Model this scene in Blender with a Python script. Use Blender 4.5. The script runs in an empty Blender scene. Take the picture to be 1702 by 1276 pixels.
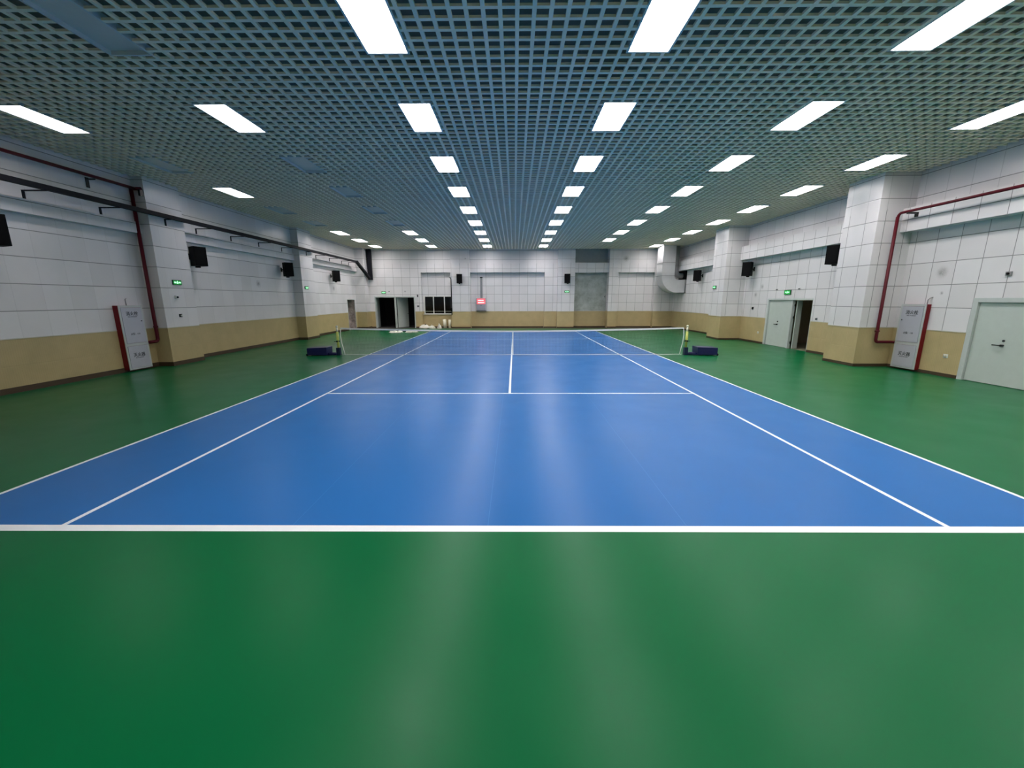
import bpy, math, random
from mathutils import Vector, Matrix
random.seed(7)
SC = bpy.context.scene
COL = SC.collection

# ------------------------------------------------------------------ camera, world, exposure
PITCH, YAW, ROLL, FPX = 0.2052286, -0.0068080, -0.0017122, 674.477
CAM = Vector((0.1134, -3.3110, 2.0497))
def camera():
    cp, sp, cy, sy = math.cos(PITCH), math.sin(PITCH), math.cos(YAW), math.sin(YAW)
    F = Vector((sy*cp, cy*cp, -sp)); R = Vector((cy, -sy, 0)); U = R.cross(F)
    c, s = math.cos(ROLL), math.sin(ROLL)
    R2 = c*R + s*U; U2 = -s*R + c*U
    cd = bpy.data.cameras.new('camera'); co = bpy.data.objects.new('camera', cd)
    COL.objects.link(co)
    m = Matrix((R2, U2, -F)).transposed().to_4x4(); m.translation = CAM
    co.matrix_world = m
    cd.sensor_fit = 'HORIZONTAL'; cd.sensor_width = 36.0
    cd.lens = FPX/1702*36.0; cd.clip_start = 0.05; cd.clip_end = 200
    SC.camera = co
camera()
SC.view_settings.view_transform = 'Standard'
SC.view_settings.look = 'None'
SC.view_settings.gamma = 1.0
SC.view_settings.use_curve_mapping = False
SC.view_settings.exposure = 0.0
W = bpy.data.worlds.new('world'); SC.world = W; W.use_nodes = True
W.node_tree.nodes['Background'].inputs[0].default_value = (0.6, 0.7, 0.8, 1)
W.node_tree.nodes['Background'].inputs[1].default_value = 0.0
LIGHT = 35.5          # emission of a lit ceiling panel
LIGHT_COL = (1.0, 0.955, 0.955)
DIM = 0.5             # the two ageing lamp rows on the near left are weaker

# ------------------------------------------------------------------ measures (metres)
CZ = 5.56             # underside of the ceiling grid
XL, XR, YB, YF = -11.17, 11.65, 27.0, -6.0
REC = 0.32            # depth of the recesses in the end wall
PIL_L = [(9.35, 10.65), (17.88, 19.2)]
PIL_R = [(9.2, 10.46), (17.7, 19.02)]

# ------------------------------------------------------------------ materials
def srgb(r, g, b):
    f = lambda c: (c/255/12.92) if c/255 <= 0.04045 else ((c/255+0.055)/1.055)**2.4
    return (f(r), f(g), f(b), 1)
def newmat(name):
    m = bpy.data.materials.new(name); m.use_nodes = True
    return m, m.node_tree, m.node_tree.nodes['Principled BSDF']
class NT:
    def __init__(s, t): s.t = t
    def n(s, kind, **kw):
        x = s.t.nodes.new(kind)
        for k, v in kw.items(): setattr(x, k, v)
        return x
    def set(s, sock, v):
        if isinstance(v, bpy.types.NodeSocket): s.t.links.new(v, sock)
        else: sock.default_value = v
    def math(s, op, a, b=0.0, c=None, clamp=False):
        x = s.n('ShaderNodeMath', operation=op, use_clamp=clamp)
        s.set(x.inputs[0], a); s.set(x.inputs[1], b)
        if c is not None: s.set(x.inputs[2], c)
        return x.outputs[0]
    def mix(s, f, a, b):
        x = s.n('ShaderNodeMix', data_type='RGBA')
        s.set(x.inputs[0], f); s.set(x.inputs[6], a); s.set(x.inputs[7], b)
        return x.outputs[2]
    def noise(s, vec, scale, detail=4, rough=0.55):
        x = s.n('ShaderNodeTexNoise'); s.set(x.inputs['Vector'], vec)
        x.inputs['Scale'].default_value = scale; x.inputs['Detail'].default_value = detail
        x.inputs['Roughness'].default_value = rough
        return x.outputs['Fac']
    def ramp(s, f, lo, hi, a=0.0, b=1.0):
        x = s.n('ShaderNodeMapRange'); s.set(x.inputs[0], f)
        for i, v in enumerate((lo, hi, a, b)): x.inputs[i+1].default_value = v
        return x.outputs[0]
    def pos(s):
        return s.n('ShaderNodeNewGeometry').outputs['Position']
    def xyz(s, v):
        x = s.n('ShaderNodeSeparateXYZ'); s.set(x.inputs[0], v); return x.outputs
def simple(name, col, rough=0.5, metal=0.0, var=0.06, scale=6.0, bump=0.0, spec=0.5):
    m, t, b = newmat(name); q = NT(t)
    tc = q.n('ShaderNodeTexCoord').outputs['Object']
    f = q.noise(tc, scale)
    lo = tuple(c*(1-var) for c in col[:3])+(1,); hi = tuple(min(1, c*(1+var)) for c in col[:3])+(1,)
    t.links.new(q.mix(f, lo, hi), b.inputs['Base Color'])
    b.inputs['Roughness'].default_value = rough; b.inputs['Metallic'].default_value = metal
    b.inputs['Specular IOR Level'].default_value = spec
    if bump:
        bm = q.n('ShaderNodeBump'); bm.inputs['Strength'].default_value = bump; bm.inputs['Distance'].default_value = 0.01
        t.links.new(q.noise(tc, scale*8), bm.inputs['Height']); t.links.new(bm.outputs[0], b.inputs['Normal'])
    return m
def glow(name, col, strength):
    m, t, b = newmat(name)
    b.inputs['Base Color'].default_value = col
    b.inputs['Emission Color'].default_value = col; b.inputs['Emission Strength'].default_value = strength
    return m

def lamp(name, strength, p=0.65):
    # prismatic lamp panel: strongest straight down, weaker towards the horizon, for every direction alike
    m, t, b = newmat(name); q = NT(t)
    g = q.n('ShaderNodeNewGeometry'); d = q.n('ShaderNodeVectorMath', operation='DOT_PRODUCT')
    q.set(d.inputs[0], g.outputs['Incoming']); q.set(d.inputs[1], g.outputs['Normal'])
    c = q.math('POWER', q.math('ABSOLUTE', d.outputs['Value']), p)
    b.inputs['Base Color'].default_value = LIGHT_COL+(1,); b.inputs['Emission Color'].default_value = LIGHT_COL+(1,)
    t.links.new(q.math('MULTIPLY', c, strength), b.inputs['Emission Strength'])
    return m

SMUDGES = [((11.65, 8.1, 2.75), 0.16), ((11.65, 11.4, 2.55), 0.14), ((11.65, 5.9, 2.4), 0.05), ((11.65, 16.2, 2.62), 0.12),
           ((11.65, 16.65, 2.25), 0.12), ((-11.17, 15.0, 2.75), 0.16), ((7.3, 26.75, 2.45), 0.14), ((8.1, 27, 4.9), 0.22), ((-11.17, 22.6, 2.75), 0.16),
           ((-3.4, 26.7, 4.9), 0.06), ((-2.0, 27.0, 4.9), 0.08), ((11.65, 8.0, 2.2), 0.05)]
def wall_material():
    m, t, b = newmat('tiled_wall_with_beige_base'); q = NT(t)
    P = q.pos(); x, y, z = q.xyz(P)
    N = q.xyz(q.n('ShaderNodeNewGeometry').outputs['Normal'])
    nx = q.math('GREATER_THAN', q.math('ABSOLUTE', N[0]), 0.5)
    isx = nx
    # joints every 0.61 m; on side walls they run along y, on the end wall along x
    hor = q.math('ADD', q.math('MULTIPLY', isx, q.math('SUBTRACT', y, 8.4)), q.math('MULTIPLY', q.math('SUBTRACT', 1.0, isx), q.math('SUBTRACT', x, 0.45)))
    def joint(v, pitch, w):
        f = q.math('FRACT', q.math('ADD', q.math('DIVIDE', v, pitch), 100.5))
        d = q.math('MULTIPLY', q.math('ABSOLUTE', q.math('SUBTRACT', f, 0.5)), pitch)
        return q.ramp(d, w*0.5, w*0.5+0.006, 1.0, 0.0)
    jz = joint(q.math('SUBTRACT', z, 1.2), 0.61, 0.012)
    jh = joint(hor, 0.61, 0.009)
    # vertical joints are fainter on the left wall
    leftness = q.ramp(x, -10.0, -9.0, 0.12, 0.9)
    j = q.math('MAXIMUM', q.math('MULTIPLY', jz, 0.85), q.math('MULTIPLY', jh, leftness))
    j = q.math('MAXIMUM', q.math('MULTIPLY', jz, 0.85), q.math('MULTIPLY', jh, q.math('MULTIPLY', leftness, q.ramp(z, 4.55, 4.6, 1.0, 0.35))))
    # tile-to-tile tone
    cz = q.math('FLOOR', q.math('DIVIDE', q.math('SUBTRACT', z, 1.2), 0.61)); ch = q.math('FLOOR', q.math('DIVIDE', hor, 0.61))
    cc = q.n('ShaderNodeCombineXYZ'); q.set(cc.inputs[0], cz); q.set(cc.inputs[1], ch); q.set(cc.inputs[2], isx)
    wn = q.n('ShaderNodeTexWhiteNoise'); q.set(wn.inputs['Vector'], cc.outputs[0])
    tone = wn.outputs['Value']
    tile = q.mix(tone, (0.71, 0.68, 0.685, 1), (0.77, 0.745, 0.755, 1))
    big = q.noise(P, 0.9, 5)
    tile = q.mix(q.ramp(big, 0.45, 0.8, 0, 0.35), tile, (0.56, 0.58, 0.56, 1))
    tile = q.mix(j, tile, (0.2, 0.205, 0.2, 1))
    # scuffs and damp stains at fixed places
    dirt = None
    for (c, r) in SMUDGES:
        vd = q.n('ShaderNodeVectorMath', operation='DISTANCE'); q.set(vd.inputs[0], P); vd.inputs[1].default_value = c
        d = q.math('POWER', q.ramp(vd.outputs['Value'], r*0.1, r*1.3, 1.0, 0.0), 1.6)
        dirt = d if dirt is None else q.math('MAXIMUM', dirt, d)
    dn = q.ramp(q.noise(P, 16, 8, 0.75), 0.25, 0.7, 0.1, 1.0)
    tile = q.mix(q.math('MULTIPLY', dirt, dn), tile, (0.12, 0.12, 0.115, 1))
    # beige wainscot, fine vertical reeding
    ww = joint(hor, 0.045, 0.004)
    bei = q.mix(q.ramp(q.noise(P, 2.2, 5), 0.3, 0.75), (0.52, 0.405, 0.205, 1), (0.44, 0.35, 0.175, 1))
    bei = q.mix(q.math('MULTIPLY', ww, 0.12), bei, (0.2, 0.16, 0.07, 1))
    low = q.math('LESS_THAN', z, 1.2)
    t.links.new(q.mix(low, tile, bei), b.inputs['Base Color'])
    t.links.new(q.math('ADD', 0.27, q.math('MULTIPLY', low, 0.13)), b.inputs['Roughness'])
    bp = q.n('ShaderNodeBump'); bp.inputs['Strength'].default_value = 0.5; bp.inputs['Distance'].default_value = 0.004
    tp = q.math('ADD', q.math('MULTIPLY', j, -1.0), q.math('MULTIPLY', q.noise(P, 3.0, 3), 0.9))
    t.links.new(tp, bp.inputs['Height']); t.links.new(bp.outputs[0], b.inputs['Normal'])
    return m
def floor_material(name, col, rough=0.3):
    m, t, b = newmat(name); q = NT(t); P = q.pos()
    f = q.noise(P, 0.7, 5)
    lo = tuple(c*0.93 for c in col[:3])+(1,); hi = tuple(c*1.07 for c in col[:3])+(1,)
    t.links.new(q.mix(f, lo, hi), b.inputs['Base Color'])
    b.inputs['Specular IOR Level'].default_value = 0.13
    t.links.new(q.ramp(q.noise(P, 1.3, 4), 0.2, 0.8, rough-0.03, rough+0.05), b.inputs['Roughness'])
    bp = q.n('ShaderNodeBump'); bp.inputs['Strength'].default_value = 0.12; bp.inputs['Distance'].default_value = 0.002
    t.links.new(q.noise(P, 260, 2), bp.inputs['Height']); t.links.new(bp.outputs[0], b.inputs['Normal'])
    return m
def stained(name, a, c2, scale, rough=0.6):
    m, t, b = newmat(name); q = NT(t); P = q.pos()
    f = q.ramp(q.noise(P, scale, 7, 0.65), 0.35, 0.68)
    t.links.new(q.mix(f, a, c2), b.inputs['Base Color']); b.inputs['Roughness'].default_value = rough
    return m
M = {}
M['wall'] = wall_material()
M['green'] = floor_material('green_vinyl', (0.001, 0.112, 0.034, 1))
M['blue'] = floor_material('blue_vinyl', (0.018, 0.128, 0.37, 1))
M['line'] = floor_material('white_court_paint', (0.78, 0.8, 0.8, 1), 0.4)
M['seam_blue'] = floor_material('blue_weld_seam', (0.035, 0.165, 0.43, 1), 0.3)
M['seam_green'] = floor_material('green_weld_seam', (0.01, 0.17, 0.07, 1), 0.25)
M['bare'] = simple('bare_brown_floor', (0.075, 0.06, 0.045, 1), 0.6, var=0.2)
M['base'] = simple('dark_brown_skirting', (0.06, 0.035, 0.018, 1), 0.45)
M['cap'] = simple('pale_trim', (0.55, 0.53, 0.45, 1), 0.4)
M['grid'] = simple('grey_grid_metal', (0.96, 0.82, 0.64, 1), 0.5, var=0.02)
M['slab'] = simple('dark_grey_plenum', (0.22, 0.185, 0.15, 1), 0.9)
M['beam_grey'] = simple('grey_painted_plaster', (0.36, 0.40, 0.40, 1), 0.6, var=0.12)
M['plaster'] = stained('mottled_grey_plaster', (0.48, 0.52, 0.5, 1), (0.27, 0.29, 0.26, 1), 1.6)
M['grime'] = stained('grimy_passage', (0.62, 0.52, 0.48, 1), (0.16, 0.13, 0.12, 1), 3.0)
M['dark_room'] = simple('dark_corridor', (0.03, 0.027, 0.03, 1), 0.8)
M['side_room'] = simple('dim_side_room', (0.62, 0.52, 0.38, 1), 0.7)
M['side_floor'] = simple('side_room_floor', (0.2, 0.2, 0.13, 1), 0.5)
M['housing'] = simple('white_light_housing', (0.6, 0.62, 0.63, 1), 0.4)
M['lit'] = lamp('lit_diffuser', LIGHT)
M['weak'] = lamp('weak_diffuser', LIGHT*DIM)
M['unlit'] = simple('unlit_diffuser', (0.68, 0.62, 0.56, 1), 0.35)
M['red'] = simple('dark_red_pipe', (0.09, 0.003, 0.010, 1), 0.45, spec=0.25)
M['redcab'] = simple('red_cabinet_side', (0.17, 0.004, 0.010, 1), 0.4, spec=0.3)
M['alu'] = simple('brushed_cabinet_front', (0.50, 0.50, 0.56, 1), 0.38, 0.25)
M['aluframe'] = simple('cabinet_frame', (0.55, 0.57, 0.56, 1), 0.35, 0.3)
M['ink'] = simple('dark_lettering', (0.02, 0.02, 0.025, 1), 0.5)
M['tray'] = simple('charcoal_tray', (0.010, 0.010, 0.014, 1), 0.6, spec=0.15)
M['black'] = simple('black_plastic', (0.0035, 0.0035, 0.004, 1), 0.6, spec=0.12)
M['grille'] = simple('black_grille', (0.004, 0.004, 0.0045, 1), 0.75, spec=0.1, bump=0.4, scale=20)
M['door'] = simple('pale_grey_green_door', (0.50, 0.55, 0.51, 1), 0.4)
M['frame'] = simple('pale_grey_frame', (0.50, 0.54, 0.52, 1), 0.4)
M['steel'] = simple('steel', (0.35, 0.35, 0.35, 1), 0.3, 0.9)
M['darksteel'] = simple('dark_metal', (0.03, 0.03, 0.03, 1), 0.35, 0.6)
M['duct'] = simple('galvanised_duct', (0.66, 0.66, 0.67, 1), 0.38, 0.45, var=0.1, scale=2.5)
M['ductseam'] = simple('duct_flange', (0.3, 0.3, 0.31, 1), 0.4, 0.5)
M['pipegrey'] = simple('grey_vent_pipe', (0.33, 0.33, 0.335, 1), 0.35, 0.3)
M['navy'] = simple('navy_painted_steel', (0.006, 0.007, 0.07, 1), 0.4)
M['navyd'] = simple('dark_navy_sleeve', (0.008, 0.014, 0.05, 1), 0.4)
M['yellow'] = simple('yellow_post', (0.55, 0.58, 0.13, 1), 0.4)
M['cream'] = simple('cream_plastic', (0.75, 0.71, 0.55, 1), 0.45)
M['tape'] = simple('white_net_tape', (0.8, 0.8, 0.76, 1), 0.6)
M['twine'] = simple('dark_net_twine', (0.03, 0.035, 0.035, 1), 0.7)
M['exitgreen'] = glow('green_sign', (0.005, 0.32, 0.05, 1), 0.25)
M['exitwhite'] = glow('sign_figure', (0.45, 1.0, 0.6, 1), 1.6)
M['signred'] = glow('red_sign', (1.0, 0.10, 0.12, 1), 1.1)
M['signtext'] = glow('pink_sign_text', (1.0, 0.62, 0.64, 1), 1.4)
M['cabgrey'] = simple('grey_control_box', (0.32, 0.32, 0.36, 1), 0.45)
M['conduit'] = simple('grey_conduit', (0.26, 0.26, 0.27, 1), 0.45)
M['bag'] = simple('white_plastic_bag', (0.7, 0.67, 0.58, 1), 0.5, var=0.2)
M['cloth'] = simple('dark_cloth', (0.015, 0.015, 0.014, 1), 0.9)
M['white'] = simple('white_plastic', (0.75, 0.74, 0.68, 1), 0.4)
def glass_mat():
    m, t, b = newmat('window_glass'); q = NT(t)
    b.inputs['Base Color'].default_value = (0.6, 0.6, 0.62, 1); b.inputs['Roughness'].default_value = 0.05
    b.inputs['Transmission Weight'].default_value = 1.0; b.inputs['IOR'].default_value = 1.45
    return m
M['glass'] = glass_mat()

# ------------------------------------------------------------------ mesh helper
class MB:
    def __init__(s): s.v = []; s.f = []; s.mi = []; s.cur = 0; s.smooth = []; s.sm = False
    def add(s, vs, fs):
        o = len(s.v); s.v += [tuple(v) for v in vs]
        for f in fs: s.f.append(tuple(i+o for i in f)); s.mi.append(s.cur); s.smooth.append(s.sm)
        return s
    def box(s, x0, x1, y0, y1, z0, z1):
        x0, x1 = min(x0, x1), max(x0, x1); y0, y1 = min(y0, y1), max(y0, y1); z0, z1 = min(z0, z1), max(z0, z1)
        v = [(x, y, z) for x in (x0, x1) for y in (y0, y1) for z in (z0, z1)]
        return s.add(v, [(0, 1, 3, 2), (4, 6, 7, 5), (0, 4, 5, 1), (2, 3, 7, 6), (0, 2, 6, 4), (1, 5, 7, 3)])
    def hexa(s, a, b):      # two quads of 4 points each (bottom a, top b), same winding
        v = list(a)+list(b)
        return s.add(v, [(3, 2, 1, 0), (4, 5, 6, 7), (0, 1, 5, 4), (1, 2, 6, 5), (2, 3, 7, 6), (3, 0, 4, 7)])
    def tube(s, pts, r, n=12, cap=True):
        pts = [Vector(p) for p in pts]; rs = r if isinstance(r, (list, tuple)) else [r]*len(pts)
        old = s.sm; s.sm = True
        rings = []; prev = None
        for i, p in enumerate(pts):
            if i == 0: d = pts[1]-pts[0]
            elif i == len(pts)-1: d = pts[-1]-pts[-2]
            else: d = (pts[i+1]-p).normalized()+(p-pts[i-1]).normalized()
            d.normalize()
            if prev is None:
                a = d.orthogonal().normalized()
            else:
                a = (prev-d*prev.dot(d)).normalized()
            prev = a; b = d.cross(a)
            rings.append([p+(a*math.cos(t)+b*math.sin(t))*rs[i] for t in [2*math.pi*k/n for k in range(n)]])
        v = [x for rg in rings for x in rg]; f = []
        for i in range(len(pts)-1):
            for k in range(n):
                k2 = (k+1) % n
                f.append((i*n+k, i*n+k2, (i+1)*n+k2, (i+1)*n+k))
        if cap: f.append(tuple(range(n-1, -1, -1))); f.append(tuple((len(pts)-1)*n+k for k in range(n)))
        s.add(v, f); s.sm = old
        return s
    def cyl(s, a, b, r, n=16): return s.tube([a, b], r, n)
    def sphere(s, c, r, n=12, m=8, sc=(1, 1, 1)):
        old = s.sm; s.sm = True
        v = []; f = []
        for i in range(m+1):
            th = math.pi*i/m
            for k in range(n):
                ph = 2*math.pi*k/n
                v.append((c[0]+r*sc[0]*math.sin(th)*math.cos(ph), c[1]+r*sc[1]*math.sin(th)*math.sin(ph), c[2]+r*sc[2]*math.cos(th)))
        for i in range(m):
            for k in range(n):
                k2 = (k+1) % n; f.append((i*n+k, (i+1)*n+k, (i+1)*n+k2, i*n+k2))
        s.add(v, f); s.sm = old; return s
    def xform(s, mat): s.v = [tuple(mat @ Vector(v)) for v in s.v]; return s
    def build(s, name, mats, parent=None, bevel=0.0):
        me = bpy.data.meshes.new(name); me.from_pydata(s.v, [], s.f)
        if not isinstance(mats, (list, tuple)): mats = [mats]
        for m in mats: me.materials.append(m)
        for p, i, sm in zip(me.polygons, s.mi, s.smooth): p.material_index = i; p.use_smooth = sm
        me.validate(); me.update()
        o = bpy.data.objects.new(name, me); COL.objects.link(o)
        if parent is not None: o.parent = parent
        if bevel:
            b = o.modifiers.new('bevel', 'BEVEL'); b.width = bevel; b.segments = 2; b.limit_method = 'ANGLE'
        return o
def tag(o, label=None, cat=None, group=None, kind=None):
    if label: o['label'] = label
    if cat: o['category'] = cat
    if group: o['group'] = group
    if kind: o['kind'] = kind
    return o
def empty(name, loc, rz=0.0, **kw):
    o = bpy.data.objects.new(name, None); COL.objects.link(o); o.location = loc; o.rotation_euler = (0, 0, rz)
    o.empty_display_size = 0.1
    tag(o, **kw); return o
def text_mesh(s, size, extrude=0.0008):
    cu = bpy.data.curves.new('lettering', 'FONT'); cu.body = s; cu.size = size; cu.align_x = 'CENTER'; cu.align_y = 'CENTER'
    cu.extrude = extrude; cu.resolution_u = 2; cu.offset = size*0.018
    o = bpy.data.objects.new('lettering', cu); COL.objects.link(o)
    dg = bpy.context.evaluated_depsgraph_get(); dg.update()
    me = bpy.data.meshes.new_from_object(o.evaluated_get(dg))
    bpy.data.objects.remove(o); bpy.data.curves.remove(cu)
    return me
def lettering(s, size, mat, parent, mtx, name='lettering'):
    me = text_mesh(s, size); me.name = name
    me.transform(mtx); me.materials.clear(); me.materials.append(mat)
    o = bpy.data.objects.new(name, me); COL.objects.link(o); o.parent = parent
    return o

# ------------------------------------------------------------------ floor
def build_floor():
    w = 0.025
    ys = {YF, YB+0.05, 0.0, 0.1, 23.72, 23.77, 5.485, 5.535, 18.235, 18.285}
    cuts = [-5.485, -5.435, 5.435, 5.485, -4.115, -4.065, 4.065, 4.115, -w, w]
    seams = [-0.135, -1.95, 1.70, 3.5, -3.75]
    xs = {XL-0.05, XR+0.1} | set(cuts)
    for c in seams: xs |= {c-0.0035, c+0.0035}
    yseam = -2.205
    ys |= {yseam-0.003, yseam+0.003, 26.15}
    xs = sorted(xs); ys = sorted(ys)
    mb = MB(); v = [(x, y, 0) for y in ys for x in xs]; mb.v = v; nx = len(xs)
    for j in range(len(ys)-1):
        for i in range(nx-1):
            cx = (xs[i]+xs[i+1])/2; cy = (ys[j]+ys[j+1])/2
            mi = 0
            if abs(cx) < 5.485 and 0 < cy < 23.77:
                mi = 1
                if any(abs(cx-c) < 0.004 for c in seams[:3]): mi = 3
                if cy < 0.1 or cy > 23.72: mi = 2
                if 5.435 < abs(cx): mi = 2
                if 4.065 < abs(cx) < 4.115: mi = 2
                if abs(cx) < 4.1 and (5.485 < cy < 5.535 or 18.235 < cy < 18.285): mi = 2
                if abs(cx) < w and 5.485 < cy < 18.285: mi = 2
            elif abs(cy-yseam) < 0.004: mi = 4
            elif cy > 26.15: mi = 5
            if cy < 0.1 and cy > 0 and True: mi = 2
            mb.f.append((j*nx+i, j*nx+i+1, (j+1)*nx+i+1, (j+1)*nx+i)); mb.mi.append(mi); mb.smooth.append(False)
    # slab thickness
    mb.cur = 0
    mb.box(xs[0], xs[-1], ys[0], ys[-1], -0.2, -0.01)
    tag(mb.build('floor', [M['green'], M['blue'], M['line'], M['seam_blue'], M['seam_green'], M['bare']]), kind='structure')
build_floor()

# ------------------------------------------------------------------ walls
def build_walls():
    T = CZ+0.9
    # left
    m = MB()
    d0, d1, dz = 24.52, 25.85, 2.09
    m.box(XL, XL-0.3, YF, d0, 0, 4.0); m.box(XL, XL-0.3, d0, d1, dz, 4.0); m.box(XL, XL-0.3, d1, YB+0.3, 0, 4.0)
    m.box(-11.05, XL-0.3, YF, YB+0.3, 4.28, T)
    for a, b in PIL_L: m.box(-10.7, XL, a, b, 0, T)
    m.box(-10.48, XL, 26.1, YB, 0, T)
    m.cur = 0
    ed = [YF]+[v for p in PIL_L for v in p]+[26.1]
    for k in range(0, len(ed), 2): m.box(-10.97, XL-0.3, ed[k], ed[k+1], 3.985, 4.3)
    tag(m.build('wall_left', [M['wall']]), kind='structure')
    # right
    m = MB()
    a0, a1, b0, b1, z = 5.60, 7.18, 12.76, 15.66, 2.07
    c0, c1 = 24.85, 26.2
    m.box(XR, XR+0.3, YF, a0, 0, 4.0); m.box(XR, XR+0.3, a0, a1, z, 4.0); m.box(XR, XR+0.3, a1, b0, 0, 4.0)
    m.box(XR, XR+0.3, b0, b1, z, 4.0); m.box(XR, XR+0.3, b1, c0, 0, 4.0)
    m.box(XR, XR+0.3, c0, c1, 0, 2.45); m.box(XR, XR+0.3, c1, YB+0.3, 0, 4.0)
    m.box(XR-0.03, XR+0.3, YF, YB+0.3, 3.95, T)
    for a, b in PIL_R: m.box(10.6, XR, a, b, 0, T)
    ed = [YF]+[v for p in PIL_R for v in p]+[YB]
    for k in range(0, len(ed), 2): m.box(11.3, XR, ed[k], ed[k+1], 3.93, 4.575)
    tag(m.build('wall_right', [M['wall']]), kind='structure')
    # back (far end)
    m = MB(); Y = YB; D = 0.35
    rec = Y+REC
    # full-depth wall strips around the openings (door -10.15..-7.2, window -6.6..-4.53)
    m.box(XL-0.3, -10.16, Y, rec+D, 0, T); m.box(-10.16, -7.2, Y, rec+D, 2.29, T); m.box(-7.2, -6.69, Y, rec+D, 0, T)
    m.box(-6.69, -4.5, Y, rec+D, 3.97, T); m.box(-6.69, -4.5, rec, rec+D, 2.3, 3.97); m.box(-6.69, -4.5, rec, rec+D, 0, 1.0)
    m.box(-6.69, -6.6, rec, rec+D, 1.0, 2.3)
    m.box(-4.5, -3.1, Y-0.3, rec+D, 0, T)                       # pillar
    m.box(-3.1, 2.27, rec, rec+D, 0, 3.97); m.box(-3.1, 2.27, Y, rec+D, 3.97, 4.63); m.box(-3.1, 2.27, Y+0.06, rec+D, 4.63, T)
    m.box(2.27, 3.2, Y, rec+D, 0, T); m.box(3.2, 4.42, Y-0.3, rec+D, 0, T)
    m.box(4.42, 6.9, Y+0.05, rec+D+0.2, 3.95, 4.63)
    m.box(6.9, 7.56, Y-0.12, rec+D, 0, T)
    m.box(7.56, 10.25, rec, rec+D, 0, 3.95); m.box(7.56, 10.25, Y, rec+D, 3.95, T)
    m.box(10.25, XR+0.3, Y, rec+D, 0, T)
    m.box(4.42, 6.9, rec+0.22, rec+D+0.2, 0, 1.2)
    m.cur = 1; m.box(4.42, 6.9, rec+0.22, rec+D+0.2, 1.2, 3.95)
    m.cur = 2; m.box(4.42, 6.9, rec+0.25, rec+D+0.2, 4.63, T)
    tag(m.build('wall_back', [M['wall'], M['plaster'], M['beam_grey']]), kind='structure')
    m = MB(); m.box(XL-0.3, XR+0.3, YF, YF-0.3, 0, T)
    tag(m.build('wall_front', [M['wall']]), kind='structure')
    # skirting and the thin cap over the wainscot
    def run(path, name, z0, z1, t, mat):
        m = MB()
        for (p, q) in path:
            (x0, y0), (x1, y1) = p, q
            if abs(x0-x1) < 1e-6:    # wall plane facing +-x
                s = 1 if x0 < 0 else -1
                m.box(x0, x0+s*t, min(y0, y1), max(y0, y1), z0, z1)
            else:
                m.box(min(x0, x1), max(x0, x1), y0, y0-t, z0, z1)
        tag(m.build(name, mat), kind='structure')
    left = []; y = YF
    for a, b in PIL_L:
        left += [((XL, y), (XL, a)), ((XL, a), (-10.7, a)), ((-10.7, a-0.012), (-10.7, b))]; y = b
    left += [((XL, y), (XL, 24.5)), ((XL, 25.87), (XL, 26.1)), ((XL, 26.1), (-10.48, 26.1)), ((-10.48, 26.09), (-10.48, 27))]
    right = []; y = YF
    segs = [(YF, 5.6), (7.18, PIL_R[0][0])]
    right += [((XR, a), (XR, b)) for a, b in segs]
    a, b = PIL_R[0]; right += [((10.6, a), (XR, a)), ((10.6, a-0.012), (10.6, b)), ((XR, b), (XR, 12.76)), ((XR, 15.66), (XR, PIL_R[1][0]))]
    a, b = PIL_R[1]; right += [((10.6, a), (XR, a)), ((10.6, a-0.012), (10.6, b)), ((XR, b), (XR, YB))]
    back = [((-10.48, 27), (-10.16, 27)), ((-7.2, 27), (-6.69, 27)), ((-6.69, 27.32), (-4.5, 27.32)), ((-4.5, 26.7), (-3.1, 26.7)), ((-3.1, 27.32), (2.27, 27.32)),
            ((2.27, 27), (3.2, 27)), ((3.2, 26.7), (4.42, 26.7)), ((4.42, 27.54), (6.9, 27.54)), ((6.9, 26.88), (7.56, 26.88)), ((7.56, 27.32), (10.25, 27.32)), ((10.25, 27), (XR, 27))]
    for nm, p in (('left', left), ('right', right), ('back', back)):
        run(p, 'baseboard_'+nm, 0, 0.13 if nm == 'left' else 0.09, 0.012, M['base'])
    n = 1
    for p in (left, right, back):
        run(p, 'trim_%d' % n, 1.19, 1.212, 0.01, M['cap']); n += 1
build_walls()

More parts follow.
